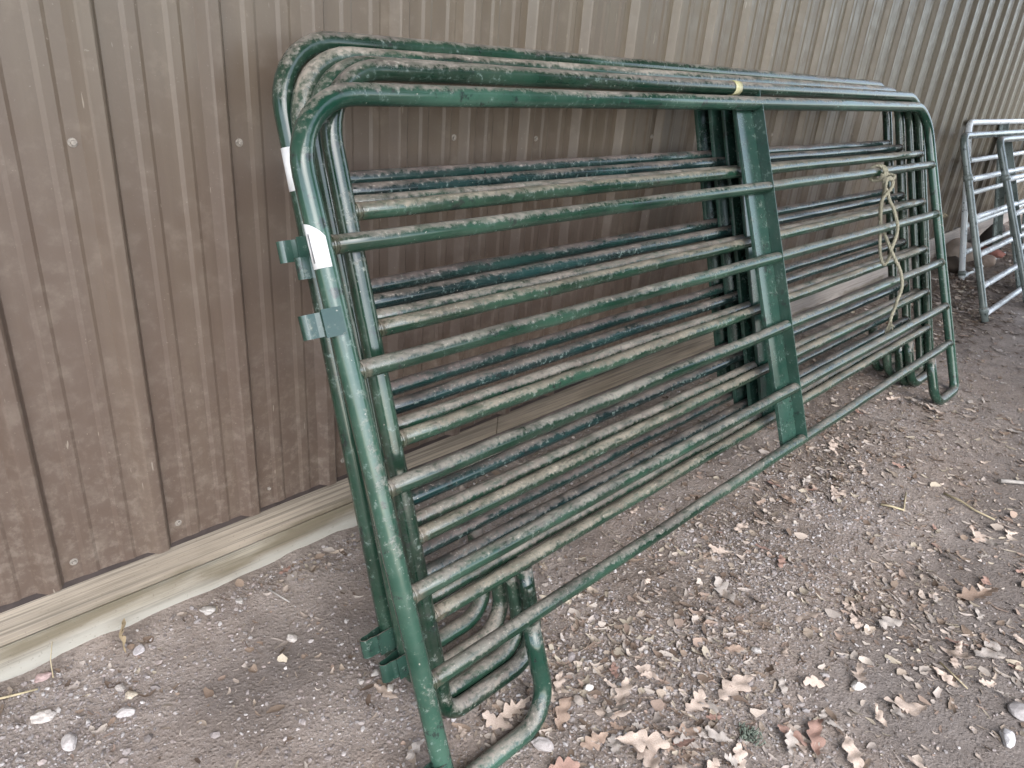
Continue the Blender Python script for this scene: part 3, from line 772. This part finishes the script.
for (c, s, n, where) in CL:
    for k in range(n):
        x, y = random.gauss(c[0], s[0]), random.gauss(c[1], s[1])
        if y > -.1: continue
        m = random.choice(['lf_pale', 'lf_tan', 'lf_tan', 'lf_brown', 'lf_grey', 'lf_grey', 'lf_red'] if k % 3 else ['lf_grey', 'lf_tan'])
        leaf(f'{WORD[m]} dry leaf scrap lying {where}', x, y, random.choice([.03, .04, .05, .06, .075]) * random.uniform(.85, 1.2), random.uniform(0, 6.28), m,
             group=f'{WORD[m]} leaves {where}', tilt=.22, lift=random.uniform(.001, .008))
# lichen tuft
mb = MB()
for k in range(90):
    a = Vector((random.gauss(0, .011), random.gauss(0, .011), 0)); mb.tube([a, a + Vector((random.gauss(0, .006), random.gauss(0, .006), random.uniform(.006, .016)))], .0012, 4)
o = link('lichen_tuft', mb.mesh('lichen_tuft', True), M['moss']); o.location = (1.165, -1.185, float(height(1.165, -1.185)) + .003); tag(o, 'grey green tuft of lichen in the leaf pile', 'lichen')

# ------------------------------------------------------------------ single straws and sticks
def stalk(name, label, pts, r, m, cat):
    mb = MB(); ps = [Vector((x, y, float(height(x, y)) + r + z)) for (x, y, z) in pts]
    mb.tube(ps, r, 7, True, [r * (1 - .35 * i / (len(ps) - 1)) for i in range(len(ps))]); tag(link(name, mb.mesh(name, True), m), label, cat)
stalk('straw', 'long yellow stalk lying by the board at the left edge', [(-.06, -.06, .004), (.003, -.056, .004), (.04, -.066, .006), (.072, -.070, .003)], .0032, M['straw'], 'straw')
stalk('straw', 'thin upright straw leaning on the board at left', [(.105, -.056, .0), (.110, -.038, .03), (.124, -.016, .055)], .0013, M['straw'], 'straw')
stalk('stick', 'pale stick lying in the chaff below the board', [(.594, -.097, .006), (.605, -.135, .006), (.615, -.169, .004)], .0028, M['stick'], 'stick')
stalk('straw', 'bent yellow straw forming a V before the bottom rail', [(2.371, -1.035, .004), (2.385, -1.068, .006), (2.397, -1.102, .006), (2.45, -1.088, .004), (2.52, -1.069, .006)], .0042, M['straw'], 'straw')
stalk('straw', 'wavy yellow stalk on the right side of the dirt', [(2.634, -1.162, .003), (2.62, -1.22, .006), (2.60, -1.27, .004), (2.585, -1.335, .006)], .0042, M['straw'], 'straw')
stalk('straw', 'straight yellow straw on the packed dirt at lower right', [(1.739, -1.409, .004), (1.72, -1.445, .004), (1.699, -1.484, .003)], .0024, M['straw'], 'straw')
stalk('stick', 'white peeled stick at the right edge of the dirt', [(2.884, -1.28, .006), (2.915, -1.315, .007), (2.98, -1.39, .006)], .009, M['stick'], 'stick')

# ------------------------------------------------------------------ lean-to roof overhead (out of the picture, shades the wall)
RX0, RX1, RY, RZ0, RZ1 = -5.0, 8.2, -3.0, 4.2, 3.9
mb = MB(); mb.add([(RX0, .1, RZ0), (RX1, .1, RZ0), (RX1, RY, RZ1), (RX0, RY, RZ1), (RX0, .1, RZ0 + .05), (RX1, .1, RZ0 + .05), (RX1, RY, RZ1 + .05), (RX0, RY, RZ1 + .05)],
                  [(0, 1, 2, 3), (7, 6, 5, 4), (0, 4, 5, 1), (1, 5, 6, 2), (2, 6, 7, 3), (3, 7, 4, 0)])
tag(link('roof', mb.mesh('roof'), M['roof']), 'lean-to roof over the panels', None, None, 'structure')

wb = MB(); wb.box(3.0, 5.8, -3.35, -3.25, -.2, 3.88)  # unseen slab added to hold back light from the front right
tag(link('barn_wall', wb.mesh('light_block_slab'), M['steel']), 'unseen wall slab added across the aisle to block light', 'wall')

# ------------------------------------------------------------------ camera
f_px, yaw, pit, roll = 712.765, .8183028631, .4181981244, .0842394739
fw = Vector((math.sin(yaw) * math.cos(pit), math.cos(yaw) * math.cos(pit), -math.sin(pit)))
rt = Vector((math.cos(yaw), -math.sin(yaw), 0)); up = rt.cross(fw)
r2 = rt * math.cos(roll) + up * math.sin(roll); u2 = up * math.cos(roll) - rt * math.sin(roll)
cam = bpy.data.objects.new('camera', bpy.data.cameras.new('camera')); COL.objects.link(cam)
m = Matrix.Identity(4)
for i, c in enumerate((r2, u2, -fw, Vector((-.0759108521, -1.5365257409, 1.3037401847)))):
    for r in range(3): m[r][i] = c[r]
cam.matrix_world = m; cam.data.sensor_width = 36; cam.data.lens = 36 * f_px / 1024
cam.data.clip_start = .05; cam.data.clip_end = 600
cam.data.dof.use_dof = True; cam.data.dof.focus_distance = 1.75; cam.data.dof.aperture_fstop = 13
scene.camera = cam

# ------------------------------------------------------------------ daylight
SUN_EL, SUN_AZ = 42.0, 205.0          # azimuth measured clockwise from +Y
w = bpy.data.worlds.new('World'); scene.world = w; w.use_nodes = True
nt = w.node_tree; bg = nt.nodes['Background']
sky = nt.nodes.new('ShaderNodeTexSky'); sky.sky_type = 'NISHITA'; sky.sun_disc = False
sky.sun_elevation = R(SUN_EL); sky.sun_rotation = R(SUN_AZ); sky.dust_density = 1.2; sky.air_density = 1.0; sky.ozone_density = 2.0
hs = nt.nodes.new('ShaderNodeHueSaturation'); hs.inputs['Saturation'].default_value = .55
nt.links.new(sky.outputs[0], hs.inputs['Color']); nt.links.new(hs.outputs[0], bg.inputs['Color'])
bg.inputs['Strength'].default_value = .15
ld = bpy.data.lights.new('sun', 'SUN'); ld.energy = .5; ld.angle = R(50); ld.color = (1, .98, .95)
so = bpy.data.objects.new('sun', ld); COL.objects.link(so)
d = Vector((math.sin(R(SUN_AZ)) * math.cos(R(SUN_EL)), math.cos(R(SUN_AZ)) * math.cos(R(SUN_EL)), math.sin(R(SUN_EL))))
so.rotation_euler = d.to_track_quat('Z', 'Y').to_euler()

scene.view_settings.view_transform = 'Standard'; scene.view_settings.look = 'None'
scene.view_settings.gamma = 1; scene.view_settings.use_curve_mapping = False
scene.view_settings.exposure = 2.10
scene.render.engine = 'CYCLES'; scene.cycles.use_denoising = True
scene.cycles.max_bounces = 6
